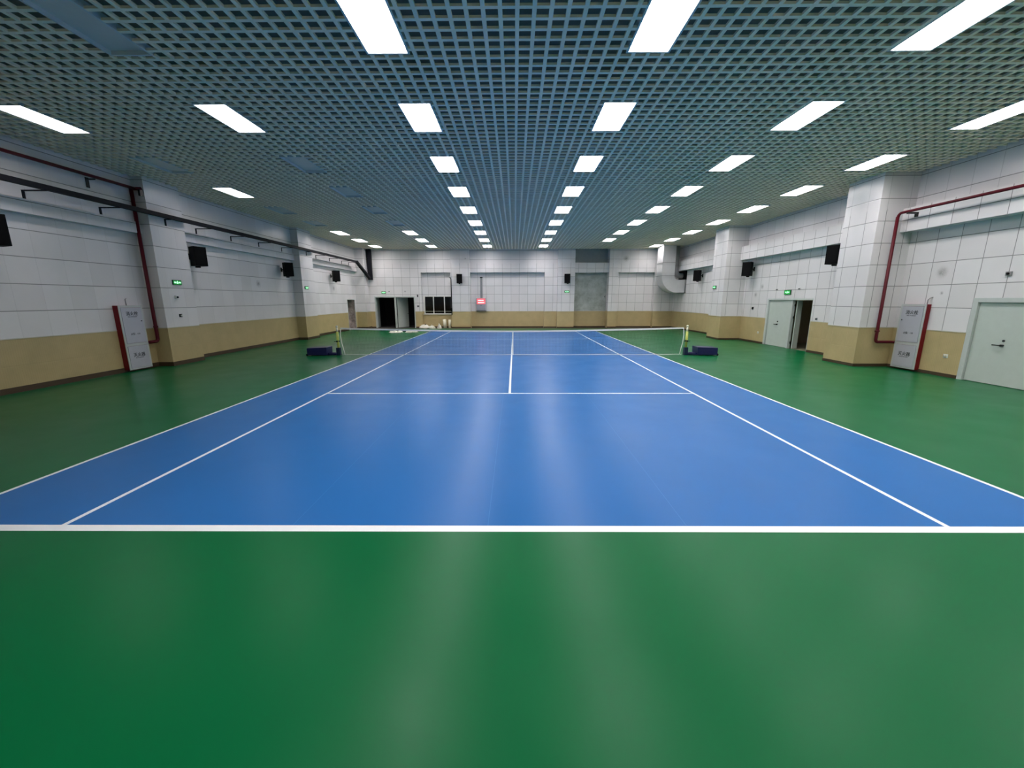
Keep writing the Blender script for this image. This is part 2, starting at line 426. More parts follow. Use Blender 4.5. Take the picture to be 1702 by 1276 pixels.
# ------------------------------------------------------------------ ceiling grid and its lights
LX = [-9.29, -5.5, -1.73, 2.05, 5.83, 9.62]
def ly(k): return 5.63+2.815*(k-1)
LW, LL = 0.285, 0.63           # half sizes of the opening
LIT = {0: {1, 3, 6, 7, 8}, 1: {1, 6, 7, 8}, 2: set(range(-2, 9)), 3: set(range(-2, 9)), 4: set(range(-2, 8)), 5: set(range(-2, 9))}
OPEN = []
for c in range(6):
    for k in range(-2, 9):
        if c == 4 and k == 8: continue
        OPEN.append((c, k, LX[c], ly(k)))
def build_ceiling():
    m = MB(); P = 0.2133; hw = 0.027; dp = 0.034
    hx, hy = LW+0.03, LL+0.03
    n = 0
    k = math.ceil((XL-0.147)/P)
    while 0.147+k*P < XR:
        x = 0.147+k*P; k += 1
        gaps = sorted((y-hy, y+hy) for (_, _, lx, y) in OPEN if abs(x-lx) < hx+hw)
        a = YF
        for g0, g1 in gaps+[(YB+0.02, None)]:
            if g0 > a: m.box(x-hw, x+hw, a, g0, CZ, CZ+dp)
            if g1 is not None: a = g1
    k = math.ceil((YF-2.51)/P)
    while 2.51+k*P < YB:
        y = 2.51+k*P; k += 1
        gaps = sorted((lx-hx, lx+hx) for (_, _, lx, yy) in OPEN if abs(y-yy) < hy+hw)
        a = XL
        for g0, g1 in gaps+[(XR, None)]:
            if g0 > a: m.box(a, g0, y-hw, y+hw, CZ+0.0006, CZ+dp-0.0006)
            if g1 is not None: a = g1
    tag(m.build('ceiling', M['grid']), kind='structure')
    m = MB(); m.box(XL-0.3, XR+0.3, YF-0.3, YB+0.8, CZ+0.9, CZ+1.1)
    tag(m.build('ceiling', M['slab']), kind='structure')
build_ceiling()
COLNAME = ['row nearest the left wall', 'second row from the left wall', 'row just left of centre',
           'row just right of centre', 'second row from the right wall', 'row nearest the right wall']
ORD = ['first', 'second', 'third', 'fourth', 'fifth', 'sixth', 'seventh', 'eighth', 'ninth']
def build_lights():
    h = MB(); hx, hy = LW+0.03, LL+0.03
    for (x0, x1, y0, y1) in ((-hx, -LW, -hy, hy), (LW, hx, -hy, hy), (-LW, LW, -hy, -LL), (-LW, LW, LL, hy)):
        h.box(x0, x1, y0, y1, 0, 0.075)
    h.box(-hx, hx, -hy, hy, 0.075, 0.1)
    hm = None; dl = MB().box(-LW, LW, -LL, LL, 0.055, 0.074)
    dlu = None; meshes = {}
    for (c, k, x, y) in OPEN:
        lit = k in LIT[c]; weak = lit and c < 2 and k <= 3
        if k >= 0:
            lab = '%s panel light, %s from camera end, %s' % ('lit ceiling' if lit else 'switched-off ceiling', ORD[k], COLNAME[c])
        else:
            lab = '%s panel light %s the camera, %s' % ('lit ceiling' if lit else 'switched-off ceiling', 'above' if k == -1 else 'behind', COLNAME[c])
        r = empty('ceiling_light', (x, y, CZ), label=lab, cat='ceiling light', group='recessed panel lights, %s' % COLNAME[c])
        if hm is None:
            o = h.build('housing', M['housing'], r); hm = o.data
        else:
            o = bpy.data.objects.new('housing', hm); COL.objects.link(o); o.parent = r
        if (lit, weak) not in meshes:
            o = dl.build('diffuser', M['weak'] if weak else M['lit'] if lit else M['unlit'], r); meshes[(lit, weak)] = o.data
        else:
            o = bpy.data.objects.new('diffuser', meshes[(lit, weak)]); COL.objects.link(o); o.parent = r
build_lights()

# ------------------------------------------------------------------ doors, window, rooms behind
def lever(parent, x, y, z, s, d):    # on a wall facing x, s = side towards the hall, d = lever direction along y
    m = MB(); m.cyl((x, y, z), (x+s*0.05, y, z), 0.022, 12); m.box(x+s*0.035, x+s*0.055, y, y+d*0.15, z-0.011, z+0.011)
    m.build('handle', M['darksteel'], parent)
    m = MB(); m.cyl((x, y, z+0.12), (x+s*0.012, y, z+0.12), 0.022, 12); m.build('keyhole_plate', M['darksteel'], parent)
def build_doors():
    # door_1: closed door near the right edge
    d = empty('door_1', (XR, 6.4, 0), kind='structure')
    inv = Matrix.Translation((-XR, -6.4, 0))
    def B(m, name, mat, p=d, mt=inv): return m.xform(mt).build(name, mat, p, bevel=0.004)
    m = MB(); m.box(XR-0.005, XR+0.14, 7.06, 7.18, 0, 2.07); m.box(XR-0.005, XR+0.14, 5.6, 5.72, 0, 2.07); m.box(XR-0.005, XR+0.14, 5.72, 7.06, 1.96, 2.07)
    B(m, 'frame', M['frame'])
    m = MB(); m.box(XR+0.05, XR+0.1, 5.725, 7.055, 0.01, 1.955); lf = B(m, 'door_leaf', M['door'])
    m = MB(); m.cyl((XR+0.05, 6.38, 0.96), (XR-0.02, 6.38, 0.96), 0.026, 12); m.box(XR-0.03, XR-0.005, 6.38, 6.55, 0.947, 0.973); B(m, 'handle', M['darksteel'], lf)
    m = MB(); m.cyl((XR+0.05, 6.38, 1.07), (XR+0.03, 6.38, 1.07), 0.026, 12); B(m, 'keyhole_plate', M['darksteel'], lf)
    # door_2: double doorway, one leaf closed and one open inwards
    d = empty('door_2', (XR, 14.2, 0), kind='structure'); inv = Matrix.Translation((-XR, -14.2, 0))
    m = MB(); m.box(XR-0.005, XR+0.14, 15.54, 15.66, 0, 2.07); m.box(XR+0.0, XR+0.1, 12.76, 12.79, 0, 2.07); m.box(XR-0.005, XR+0.14, 12.79, 15.54, 2.0, 2.07)
    m.box(XR+0.02, XR+0.14, 13.96, 14.06, 0, 2.0)
    B(m, 'frame', M['frame'], d, inv)
    m = MB(); m.box(XR+0.05, XR+0.1, 14.065, 15.535, 0.01, 1.995); lf = B(m, 'door_leaf', M['door'], d, inv)
    m = MB(); m.cyl((XR+0.05, 14.83, 0.96), (XR-0.01, 14.83, 0.96), 0.026, 12); m.box(XR-0.02, XR+0.0, 14.83, 15.0, 0.947, 0.973); B(m, 'handle', M['darksteel'], lf, inv)
    m = MB(); m.cyl((XR+0.05, 14.83, 1.08), (XR+0.03, 14.83, 1.08), 0.03, 12); B(m, 'keyhole_plate', M['darksteel'], lf, inv)
    m = MB(); m.box(0, 0.22, -0.05, 0, 0.01, 1.98)
    mt = inv @ Matrix.Translation((XR+0.14, 13.88, 0)) @ Matrix.Rotation(math.radians(6), 4, 'Z')
    lf = B(m, 'door_leaf', M['door'], d, mt)
    for z in (0.25, 1.3, 1.8):
        m = MB(); m.cyl((XR+0.1, 13.92, z-0.05), (XR+0.1, 13.92, z+0.05), 0.022, 10); B(m, 'hinge', M['darksteel'], d, inv)
    # door_3: opening in the left wall near the far corner
    d = empty('door_3', (XL, 25.2, 0), kind='structure'); inv = Matrix.Translation((-XL, -25.2, 0))
    m = MB(); m.box(XL-0.12, XL+0.004, 24.5, 24.56, 0, 2.09); m.box(XL-0.03, XL+0.004, 25.8, 25.85, 0, 2.09); m.box(XL-0.12, XL+0.004, 24.56, 25.8, 2.04, 2.09)
    B(m, 'frame', M['frame'], d, inv)
    # door_4: wide doorway in the far wall
    d = empty('door_4', (-8.7, YB, 0), kind='structure'); inv = Matrix.Translation((8.7, -YB, 0))
    m = MB(); m.box(-10.16, -10.08, YB-0.01, YB+0.2, 0, 2.29); m.box(-7.27, -7.2, YB-0.01, YB+0.2, 0, 2.29); m.box(-10.08, -7.27, YB-0.01, YB+0.2, 2.21, 2.29)
    m.box(-8.72, -8.6, YB+0.02, YB+0.16, 0, 2.21)
    B(m, 'frame', M['frame'], d, inv)
    m = MB(); m.box(0, 1.15, -0.05, 0, 0.01, 2.2)
    lf = B(m, 'door_leaf', M['door'], d, inv @ Matrix.Translation((-8.58, YB+0.2, 0)) @ Matrix.Rotation(math.radians(63), 4, 'Z'))
    m = MB(); m.cyl((1.08, -0.05, 1.0), (1.08, -0.12, 1.0), 0.022, 10); m.box(0.93, 1.1, -0.13, -0.11, 0.988, 1.012)
    B(m, 'handle', M['darksteel'], lf, inv @ Matrix.Translation((-8.58, YB+0.2, 0)) @ Matrix.Rotation(math.radians(63), 4, 'Z'))
    m = MB(); m.box(0, 1.2, 0, 0.05, 0.01, 2.2)
    B(m, 'door_leaf', M['door'], d, inv @ Matrix.Translation((-10.07, YB+0.2, 0)) @ Matrix.Rotation(math.radians(99), 4, 'Z'))
    # window_1
    Y = YB+REC
    d = empty('window_1', (-5.57, Y, 1.0), kind='structure'); inv = Matrix.Translation((5.57, -Y, -1.0))
    m = MB()
    for x0, x1 in ((-6.6, -6.53), (-5.93, -5.87), (-5.12, -5.06), (-4.56, -4.5)): m.box(x0, x1, Y-0.02, Y+0.06, 1.0, 2.3)
    m.box(-6.53, -4.56, Y-0.018, Y+0.058, 1.0, 1.05); m.box(-6.53, -4.56, Y-0.018, Y+0.058, 2.26, 2.3)
    B(m, 'window_frame', M['white'], d, inv)
    for x0, x1 in ((-6.53, -5.93), (-5.87, -5.12), (-5.06, -4.56)):
        m = MB(); m.box(x0, x1, Y+0.01, Y+0.018, 1.05, 2.26); m.xform(inv).build('pane', M['glass'], d)
    m = MB(); m.box(-6.69, -4.5, Y-0.06, Y, 0.96, 1.0); B(m, 'window_sill', M['cap'], d, inv)
    # dark corridor behind the far wall
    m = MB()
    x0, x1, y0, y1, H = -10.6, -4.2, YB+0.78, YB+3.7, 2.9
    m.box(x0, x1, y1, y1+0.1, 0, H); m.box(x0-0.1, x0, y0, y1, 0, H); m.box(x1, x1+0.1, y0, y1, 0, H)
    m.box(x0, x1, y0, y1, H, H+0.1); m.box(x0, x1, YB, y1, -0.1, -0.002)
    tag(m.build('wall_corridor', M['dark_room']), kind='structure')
    # dim room behind door_2
    m = MB(); x0, x1, y0, y1, H = XR+0.3, XR+3.2, 12.3, 16.2, 2.7
    m.box(x1, x1+0.1, y0, y1, 0, H); m.box(x0, x1, y0-0.1, y0, 0, H); m.box(x0, x1, y1, y1+0.1, 0, H); m.box(x0, x1, y0, y1, H, H+0.1)
    m.cur = 1; m.box(XR+0.1, x1, y0, y1, -0.1, 0.0)
    tag(m.build('wall_side_room', [M['side_room'], M['side_floor']]), kind='structure')
    m = MB(); m.box(XR+0.3, XR+0.4, 5.3, 7.4, 0, 2.4)
    tag(m.build('wall_closed_side', M['side_room']), kind='structure')
    # passage behind door_3
    m = MB(); x0, x1, y0, y1, H = XL-1.0, XL-0.28, 24.3, 25.84, 2.5
    m.box(x0-0.1, x0, y0, y1, 0, H); m.box(x0, x1, y0-0.1, y0, 0, H); m.box(x0, XL-0.005, y1, y1+0.006, 0, 2.08); m.box(x0, x1, y0, y1, H, H+0.1); m.box(x0, XL, y0, y1, -0.1, -0.001)
    tag(m.build('wall_passage', M['grime']), kind='structure')
build_doors()

# ------------------------------------------------------------------ tennis net and its posts
def tape_z(x): return 0.915+0.115*(abs(x)/6.4)**1.6
def build_net():
    r = empty('tennis_net', (0, 11.885, 0), label='low dark mesh tennis net with white top tape across the blue court', cat='net')
    X = 6.38
    m = MB(); N = 60; xs = [-X+2*X*i/N for i in range(N+1)]
    for i in range(N):
        a, b = xs[i], xs[i+1]
        za, zb = tape_z(a), tape_z(b)
        m.hexa([(a, -0.012, za-0.055), (b, -0.012, zb-0.055), (b, 0.012, zb-0.055), (a, 0.012, za-0.055)],
               [(a, -0.012, za), (b, -0.012, zb), (b, 0.012, zb), (a, 0.012, za)])
    m.build('top_tape', M['tape'], r)
    m = MB()
    def low(x): return 0.02+0.006*math.sin(x*2.3)+0.004*math.sin(x*5.1+1)
    for i in range(N):
        a, b = xs[i], xs[i+1]
        m.hexa([(a, -0.004, low(a)-0.011), (b, -0.004, low(b)-0.011), (b, 0.004, low(b)-0.011), (a, 0.004, low(a)-0.011)],
               [(a, -0.004, low(a)+0.011), (b, -0.004, low(b)+0.011), (b, 0.004, low(b)+0.011), (a, 0.004, low(a)+0.011)])
    m.build('bottom_tape', M['tape'], r)
    for s in (-1, 1):
        m = MB()
        pts = [(s*X, 0, tape_z(X)-0.03), (s*(X+0.03), 0, 0.75), (s*(X-0.0), 0, 0.45), (s*(X-0.05), 0, 0.2), (s*(X-0.08), 0, 0.03)]
        m.tube(pts, 0.014, 8); m.build('side_tape', M['tape'], r)
    m = MB(); m.box(0.02, 0.07, -0.016, 0.016, 0.0, tape_z(0)-0.05); m.build('centre_strap', M['tape'], r)
    m = MB(); t = 0.0016
    n = int(2*X/0.045)
    for i in range(1, n):
        x = -X+2*X*i/n
        m.box(x-t, x+t, -t, t, 0.02, tape_z(x)-0.05)
    for j in range(1, 20):
        f = j/20; K = 24
        for i in range(K):
            a, b = -X+2*X*i/K, -X+2*X*(i+1)/K
            za, zb = 0.03+(tape_z(a)-0.08)*f, 0.03+(tape_z(b)-0.08)*f
            m.hexa([(a, -t, za-t), (b, -t, zb-t), (b, t, zb-t), (a, t, za-t)], [(a, -t, za+t), (b, -t, zb+t), (b, t, zb+t), (a, t, za+t)])
    m.build('netting', M['twine'], r)
    for s in (-1, 1):
        lab = 'yellow net post with navy wheeled weight box at the %s end of the net' % ('left' if s < 0 else 'right')
        p = empty('net_post', (s*6.52, 11.885, 0), label=lab, cat='net post', group='net posts beside the court')
        m = MB(); m.cyl((0, 0, 0.27), (0, 0, 0.88), 0.044, 18); m.build('pole', M['yellow'], p)
        m = MB(); m.cyl((0, 0, 0.88), (0, 0, 1.03), 0.034, 16); m.sphere((0, 0, 1.07), 0.045); m.build('pole_cap', M['cream'], p)
        m = MB(); m.cyl((-s*0.06, -0.03, 0.5), (-s*0.06, -0.03, 0.56), 0.02, 10); m.box(-0.02, 0.02, -0.1, -0.04, 0.5, 0.56); m.tube([(0, -0.09, 0.53), (s*0.09, -0.13, 0.53)], 0.01, 8)
        m.build('winder', M['darksteel'], p)
        m = MB(); m.box(-0.07, 0.07, -0.07, 0.07, 0.0, 0.29); m.build('sleeve', M['navyd'], p, bevel=0.008)
        m = MB(); m.box(s*0.07, s*0.4, -0.16, -0.08, 0.02, 0.095); m.box(s*0.07, s*0.4, 0.08, 0.16, 0.02, 0.095); m.box(s*0.05, s*0.12, -0.16, 0.16, 0.02, 0.095)
        m.build('base_arm', M['navy'], p, bevel=0.006)
        m = MB(); a, b = s*0.36, s*1.08
        m.hexa([(a, -0.26, 0.03), (b, -0.26, 0.03), (b, 0.26, 0.03), (a, 0.26, 0.03)], [(a-s*0.015, -0.26, 0.325), (b, -0.26, 0.295), (b, 0.26, 0.295), (a-s*0.015, 0.26, 0.325)])
        m.build('weight_box', M['navy'], p, bevel=0.012)
        for yy in (-0.2, 0.2):
            m = MB(); m.cyl((s*1.1, yy-0.02, 0.04), (s*1.1, yy+0.02, 0.04), 0.04, 16); m.build('wheel', M['black'], p)
build_net()

# ------------------------------------------------------------------ loudspeakers
def speaker(x, y, z, face, lab, back):
    """centre of the box, face = direction it points (degrees from -y, +ccw), back = vector to the wall"""
    r = empty('loudspeaker', (x, y, z), math.radians(face), label=lab, cat='loudspeaker', group='black wall loudspeakers')
    w, h, d = 0.2, 0.32, 0.19
    m = MB()
    a = [(-w, -d, -h), (w, -d, -h), (w*0.72, d, -h), (-w*0.72, d, -h)]
    m.hexa(a, [(p[0], p[1], h) for p in a]); m.build('cabinet', M['black'], r, bevel=0.008)
    m = MB(); m.box(-w+0.02, w-0.02, -d-0.012, -d, -h+0.02, h-0.02); m.build('grille', M['grille'], r, bevel=0.004)
    m = MB(); R = Matrix.Rotation(math.radians(-face), 3, 'Z'); e = R @ Vector(back)
    e2 = Vector(back); L = e2.length
    MB().box(-0.05, 0.05, -0.02, 0.12, -h-0.05, -h).build('mounting_foot', M['black'], r)
    m.tube([(0, d-0.01, 0), (e.x, e.y, 0)], 0.025, 8)
    m.build('bracket', M['black'], r)
    m = MB(); dn = e.normalized(); t = Vector((-dn.y, dn.x, 0))
    c = e
    q = [c+t*0.06-dn*0.015, c-t*0.06-dn*0.015, c-t*0.06, c+t*0.06]
    m.hexa([(p.x, p.y, -0.1) for p in q], [(p.x, p.y, 0.1) for p in q]); m.build('wall_plate', M['black'], r)
speaker(-10.86, 5.61, 3.50, 62, 'black loudspeaker cut by the left picture edge on the left wall', (-0.3, 0, 0))
speaker(-10.86, 11.26, 3.52, 68, 'black loudspeaker just beyond the near left pilaster', (-0.3, 0, 0))
speaker(-10.86, 16.94, 3.48, 52, 'black loudspeaker just before the far left pilaster', (-0.3, 0, 0))
speaker(-10.86, 22.33, 3.47, 45, 'black loudspeaker on left wall between far pilaster and end wall', (-0.3, 0, 0))
speaker(11.34, 11.61, 3.56, -62, 'black loudspeaker tucked behind the near right pilaster', (0.3, 0, 0))
speaker(11.34, 17.00, 3.46, -52, 'black loudspeaker on right wall just before the far right pilaster', (0.3, 0, 0))
speaker(11.34, 22.48, 3.46, -45, 'black loudspeaker on right wall beside the silver duct outlet', (0.3, 0, 0))
speaker(-3.82, 26.42, 3.5, 8, 'black loudspeaker on the far pillar right of the window', (0, 0.28, 0))
speaker(3.88, 26.42, 3.5, -18, 'black loudspeaker on the far pillar above a green exit sign', (0, 0.28, 0))

# ------------------------------------------------------------------ exit signs
def exit_sign(loc, rz, lab, w=0.34, h=0.15, double=True):
    r = empty('exit_sign', loc, rz, label=lab, cat='exit sign', group='green emergency exit signs')
    MB().box(-w/2, w/2, -0.03, 0, -h/2, h/2).build('housing', M['black'], r, bevel=0.004)
    MB().box(-w/2+0.012, w/2-0.012, -0.034, -0.03, -h/2+0.012, h/2-0.012).build('sign_face', M['exitgreen'], r)
    m = MB(); y0, y1 = -0.038, -0.034
    def poly(ps):
        n = len(ps); m.add([(x, y0, z) for x, z in ps]+[(x, y1, z) for x, z in ps], [tuple(range(n)), tuple(range(2*n-1, n-1, -1))]+[(i, i+n, (i+1) % n+n, (i+1) % n) for i in range(n)])
    for s in ((-1, 1) if double else (1,)):
        poly([(s*0.135, 0), (s*0.09, 0.035), (s*0.09, 0.013), (s*0.045, 0.013), (s*0.045, -0.013), (s*0.09, -0.013), (s*0.09, -0.035)])
    # running figure
    m.sphere((0.008, -0.036, 0.043), 0.011, 8, 6, (1, 0.15, 1))
    poly([(-0.014, 0.028), (0.014, 0.03), (0.01, -0.008), (-0.014, -0.008)])
    poly([(0.01, 0.026), (0.036, 0.006), (0.032, -0.002), (0.006, 0.014)]); poly([(-0.012, 0.028), (-0.036, 0.012), (-0.03, 0.004), (-0.01, 0.016)])
    poly([(0.0, -0.006), (0.03, -0.026), (0.024, -0.048), (0.014, -0.046), (0.018, -0.03), (-0.006, -0.016)]); poly([(-0.012, -0.006), (-0.022, -0.03), (-0.042, -0.042), (-0.036, -0.05), (-0.012, -0.036), (0.0, -0.01)])
    m.build('running_figure', M['exitwhite'], r)
exit_sign((-10.7, 9.98, 2.6), math.radians(90), 'green exit sign with arrows on the near left pilaster')
exit_sign((-10.7, 18.25, 2.66), math.radians(90), 'green exit sign on the far left pilaster')
exit_sign((-9.45, YB, 2.56), 0, 'green exit sign above the wide dark doorway in the end wall', 0.32)
exit_sign((3.88, YB-0.3, 2.6), 0, 'green exit sign on the far pillar below a loudspeaker', 0.36)
exit_sign((XR, 14.32, 2.33), math.radians(-90), 'green exit sign above the half-open double door', 0.42, 0.2)
exit_sign((10.6, 18.6, 2.66), math.radians(-90), 'green exit sign on the far right pilaster')

# ------------------------------------------------------------------ cable tray along the left wall
def build_tray():
    r = empty('cable_tray', (-10.55, 10.0, 4.5), label='long dark cable tray on brackets along the left wall', cat='cable tray')
    inv = Matrix.Translation((10.55, -10.0, -4.5))
    def chan(m, p, q, w=0.055, h=0.115, up=Vector((0, 0, 1))):
        p, q = Vector(p), Vector(q); d = (q-p).normalized(); s = d.cross(up).normalized(); u = s.cross(d)
        def ring(c): return [c-s*w, c+s*w, c+s*w+u*h, c-s*w+u*h]
        m.hexa(ring(p), ring(q))
    m = MB(); chan(m, (-10.55, 1.0, 4.5), (-10.55, 25.05, 4.5)); m.xform(inv).build('tray', M['tray'], r, bevel=0.006)
    m = MB(); chan(m, (-10.55, 24.98, 4.52), (-10.3, 26.75, 3.46), 0.1, 0.13); m.xform(inv).build('sloping_section', M['tray'], r, bevel=0.006)
    m = MB(); m.box(-10.42, -10.12, 26.72, 26.9, 3.45, CZ+0.3); m.xform(inv).build('riser_section', M['tray'], r, bevel=0.006)
    for y in (1.3, 3.05, 4.8, 6.52, 8.27, 9.93, 11.62, 13.4, 15.17, 16.95, 18.6, 20.36, 22.06, 23.81, 24.95):
        pil = any(a < y < b for a, b in PIL_L); x0 = -10.7 if pil else -11.05
        m = MB(); m.box(x0, x0+0.012, y-0.03, y+0.03, 4.3, 4.5); m.box(x0, -10.49, y-0.02, y+0.02, 4.475, 4.5); m.xform(inv).build('bracket', M['tray'], r)
build_tray()

# ------------------------------------------------------------------ fire pipes and hydrant cabinets
def arc(c, a, b, r0, n=6):     # quarter bend from direction a to b (unit vectors), corner at c
    c, a, b = Vector(c), Vector(a), Vector(b); o = c-a*r0+b*r0
    return [o - b*r0*math.cos(t) + a*r0*math.sin(t) for t in [math.pi/2*i/n for i in range(n+1)]]
def build_pipes():
    r = empty('fire_pipe', (-10.95, 9.24, 0.8), label='dark red fire pipe running down beside the near left pilaster', cat='pipe', group='red fire pipes')
    inv = Matrix.Translation((10.95, -9.24, -0.8))
    m = MB(); m.tube([(-10.85, 1.0, 5.2), (-10.85, 9.24, 5.2)]+[], 0.04, 12); m.tube([(-11.0, 9.24, 5.2), (-10.68, 9.24, 5.2)], 0.045, 12)
    m.xform(inv).build('upper_run', M['red'], r)
    m = MB(); pts = [(-10.97, 9.24, 5.2), (-10.97, 9.24, 1.0)]+arc((-10.97, 9.24, 0.8), (0, 0, -1), (0, -1, 0), 0.08)+[(-10.97, 8.93, 0.8)]
    m.tube(pts, 0.047, 14); m.xform(inv).build('riser', M['red'], r)
    m = MB(); m.box(-10.75, -10.69, 9.2, 9.3, 5.0, 5.2); m.xform(inv).build('bracket', M['darksteel'], r)
    m = MB(); m.box(-11.05, -11.03, 8.02, 8.1, 4.93, 5.18); m.box(-11.04, -10.83, 8.04, 8.08, 5.12, 5.15); m.xform(inv).build('bracket', M['darksteel'], r)
    m = MB(); m.cyl((-10.97, 9.24, 1.22), (-10.97, 9.24, 1.27), 0.062, 14); m.xform(inv).build('coupling', M['red'], r)
    r = empty('fire_pipe', (11.18, 9.07, 0.8), label='red fire pipe running down beside the near right pilaster', cat='pipe', group='red fire pipes')
    inv = Matrix.Translation((-11.18, -9.07, -0.8))
    m = MB(); m.tube([(11.06, 1.0, 4.43), (11.06, 8.9, 4.43)]+arc((11.06, 9.07, 4.43), (0, 1, 0), (0, 0, -1), 0.1)+[(11.05, 9.07, 4.28)], 0.036, 12)
    m.xform(inv).build('upper_run', M['red'], r)
    m = MB(); m.tube([(11.05, 9.07, 4.34), (11.05, 9.07, 1.0)]+arc((11.05, 9.07, 0.77), (0, 0, -1), (1, 0, 0), 0.08)+[(11.5, 9.07, 0.77), (11.58, 9.03, 0.77), (11.59, 8.93, 0.77)], 0.042, 14)
    m.xform(inv).build('riser', M['red'], r)
    m = MB(); m.box(11.03, 11.3, 8.72, 8.8, 4.36, 4.4); m.box(11.26, 11.3, 8.72, 8.8, 4.28, 4.4); m.xform(inv).build('bracket', M['darksteel'], r)
    for y in (3.0, 6.0):
        m = MB(); m.box(11.03, 11.3, y, y+0.05, 4.37, 4.4); m.xform(inv).build('bracket', M['darksteel'], r)
    m = MB(); m.cyl((11.05, 9.07, 1.08), (11.05, 9.07, 1.12), 0.06, 14); m.xform(inv).build('coupling', M['red'], r)
build_pipes()
def cabinet(side, depth, lab):
    # local frame: x along the front (left to right as seen from the hall), -y towards the hall, z up
    W2 = 0.37; z0, z1 = 0.06, 1.9
    if side < 0: r = empty('hydrant_cabinet', (XL, 8.56, 0), math.radians(90), label=lab, cat='fire cabinet', group='fire hydrant cabinets on the side walls')
    else: r = empty('hydrant_cabinet', (XR, 8.57, 0), math.radians(-90), label=lab, cat='fire cabinet', group='fire hydrant cabinets on the side walls')
    MB().box(-W2, W2, -depth, -0.001, z0, z1).build('body', M['redcab'], r, bevel=0.004)
    m = MB(); f = depth
    for b in ((-W2, -W2+0.05, z0, z1), (W2-0.05, W2, z0, z1), (-W2+0.05, W2-0.05, z1-0.06, z1), (-W2+0.05, W2-0.05, z0, z0+0.04), (-W2+0.05, W2-0.05, 0.74, 0.82)):
        m.box(b[0], b[1], -f-0.02, -f, b[2], b[3])
    m.build('front_frame', M['aluframe'], r, bevel=0.003)
    d1 = MB().box(-W2+0.055, W2-0.055, -f-0.028, -f, 0.825, z1-0.065).build('upper_door', M['alu'], r, bevel=0.004)
    d2 = MB().box(-W2+0.055, W2-0.055, -f-0.028, -f, z0+0.045, 0.735).build('lower_door', M['alu'], r, bevel=0.004)
    def T(x, z): return Matrix.Translation((x, -f-0.0285, z)) @ Matrix.Rotation(math.pi/2, 4, 'X')
    lettering('消火栓', 0.125, M['ink'], d1, T(0, 1.66)); lettering('FIRE HYDRANT', 0.042, M['ink'], d1, T(0, 1.575))
    lettering('火警：119', 0.065, M['ink'], d1, T(0, 1.08))
    lettering('灭火器', 0.125, M['ink'], d2, T(0, 0.47)); lettering('FIRE EXTINGUISHER', 0.03, M['ink'], d2, T(0, 0.39))
    m = MB(); s = 1 if side < 0 else -1
    m.cyl((s*0.26, -f-0.045, 1.45), (s*0.26, -f-0.028, 1.45), 0.014, 10); m.build('lock', M['darksteel'], d1)
    # bent conduit stub coming out of the top
    x = 0.0 if side < 0 else 0.3
    m = MB(); m.tube([(x, -0.06, z1), (x, -0.06, z1+0.12), (x+0.03, -0.03, z1+0.17), (x+0.08, -0.012, z1+0.19)], 0.012, 8); m.build('cable_stub', M['conduit'], r)
cabinet(-1, 0.15, 'grey-fronted red fire hydrant cabinet low on the left wall')
cabinet(1, 0.12, 'grey-fronted red fire hydrant cabinet low on the right wall')

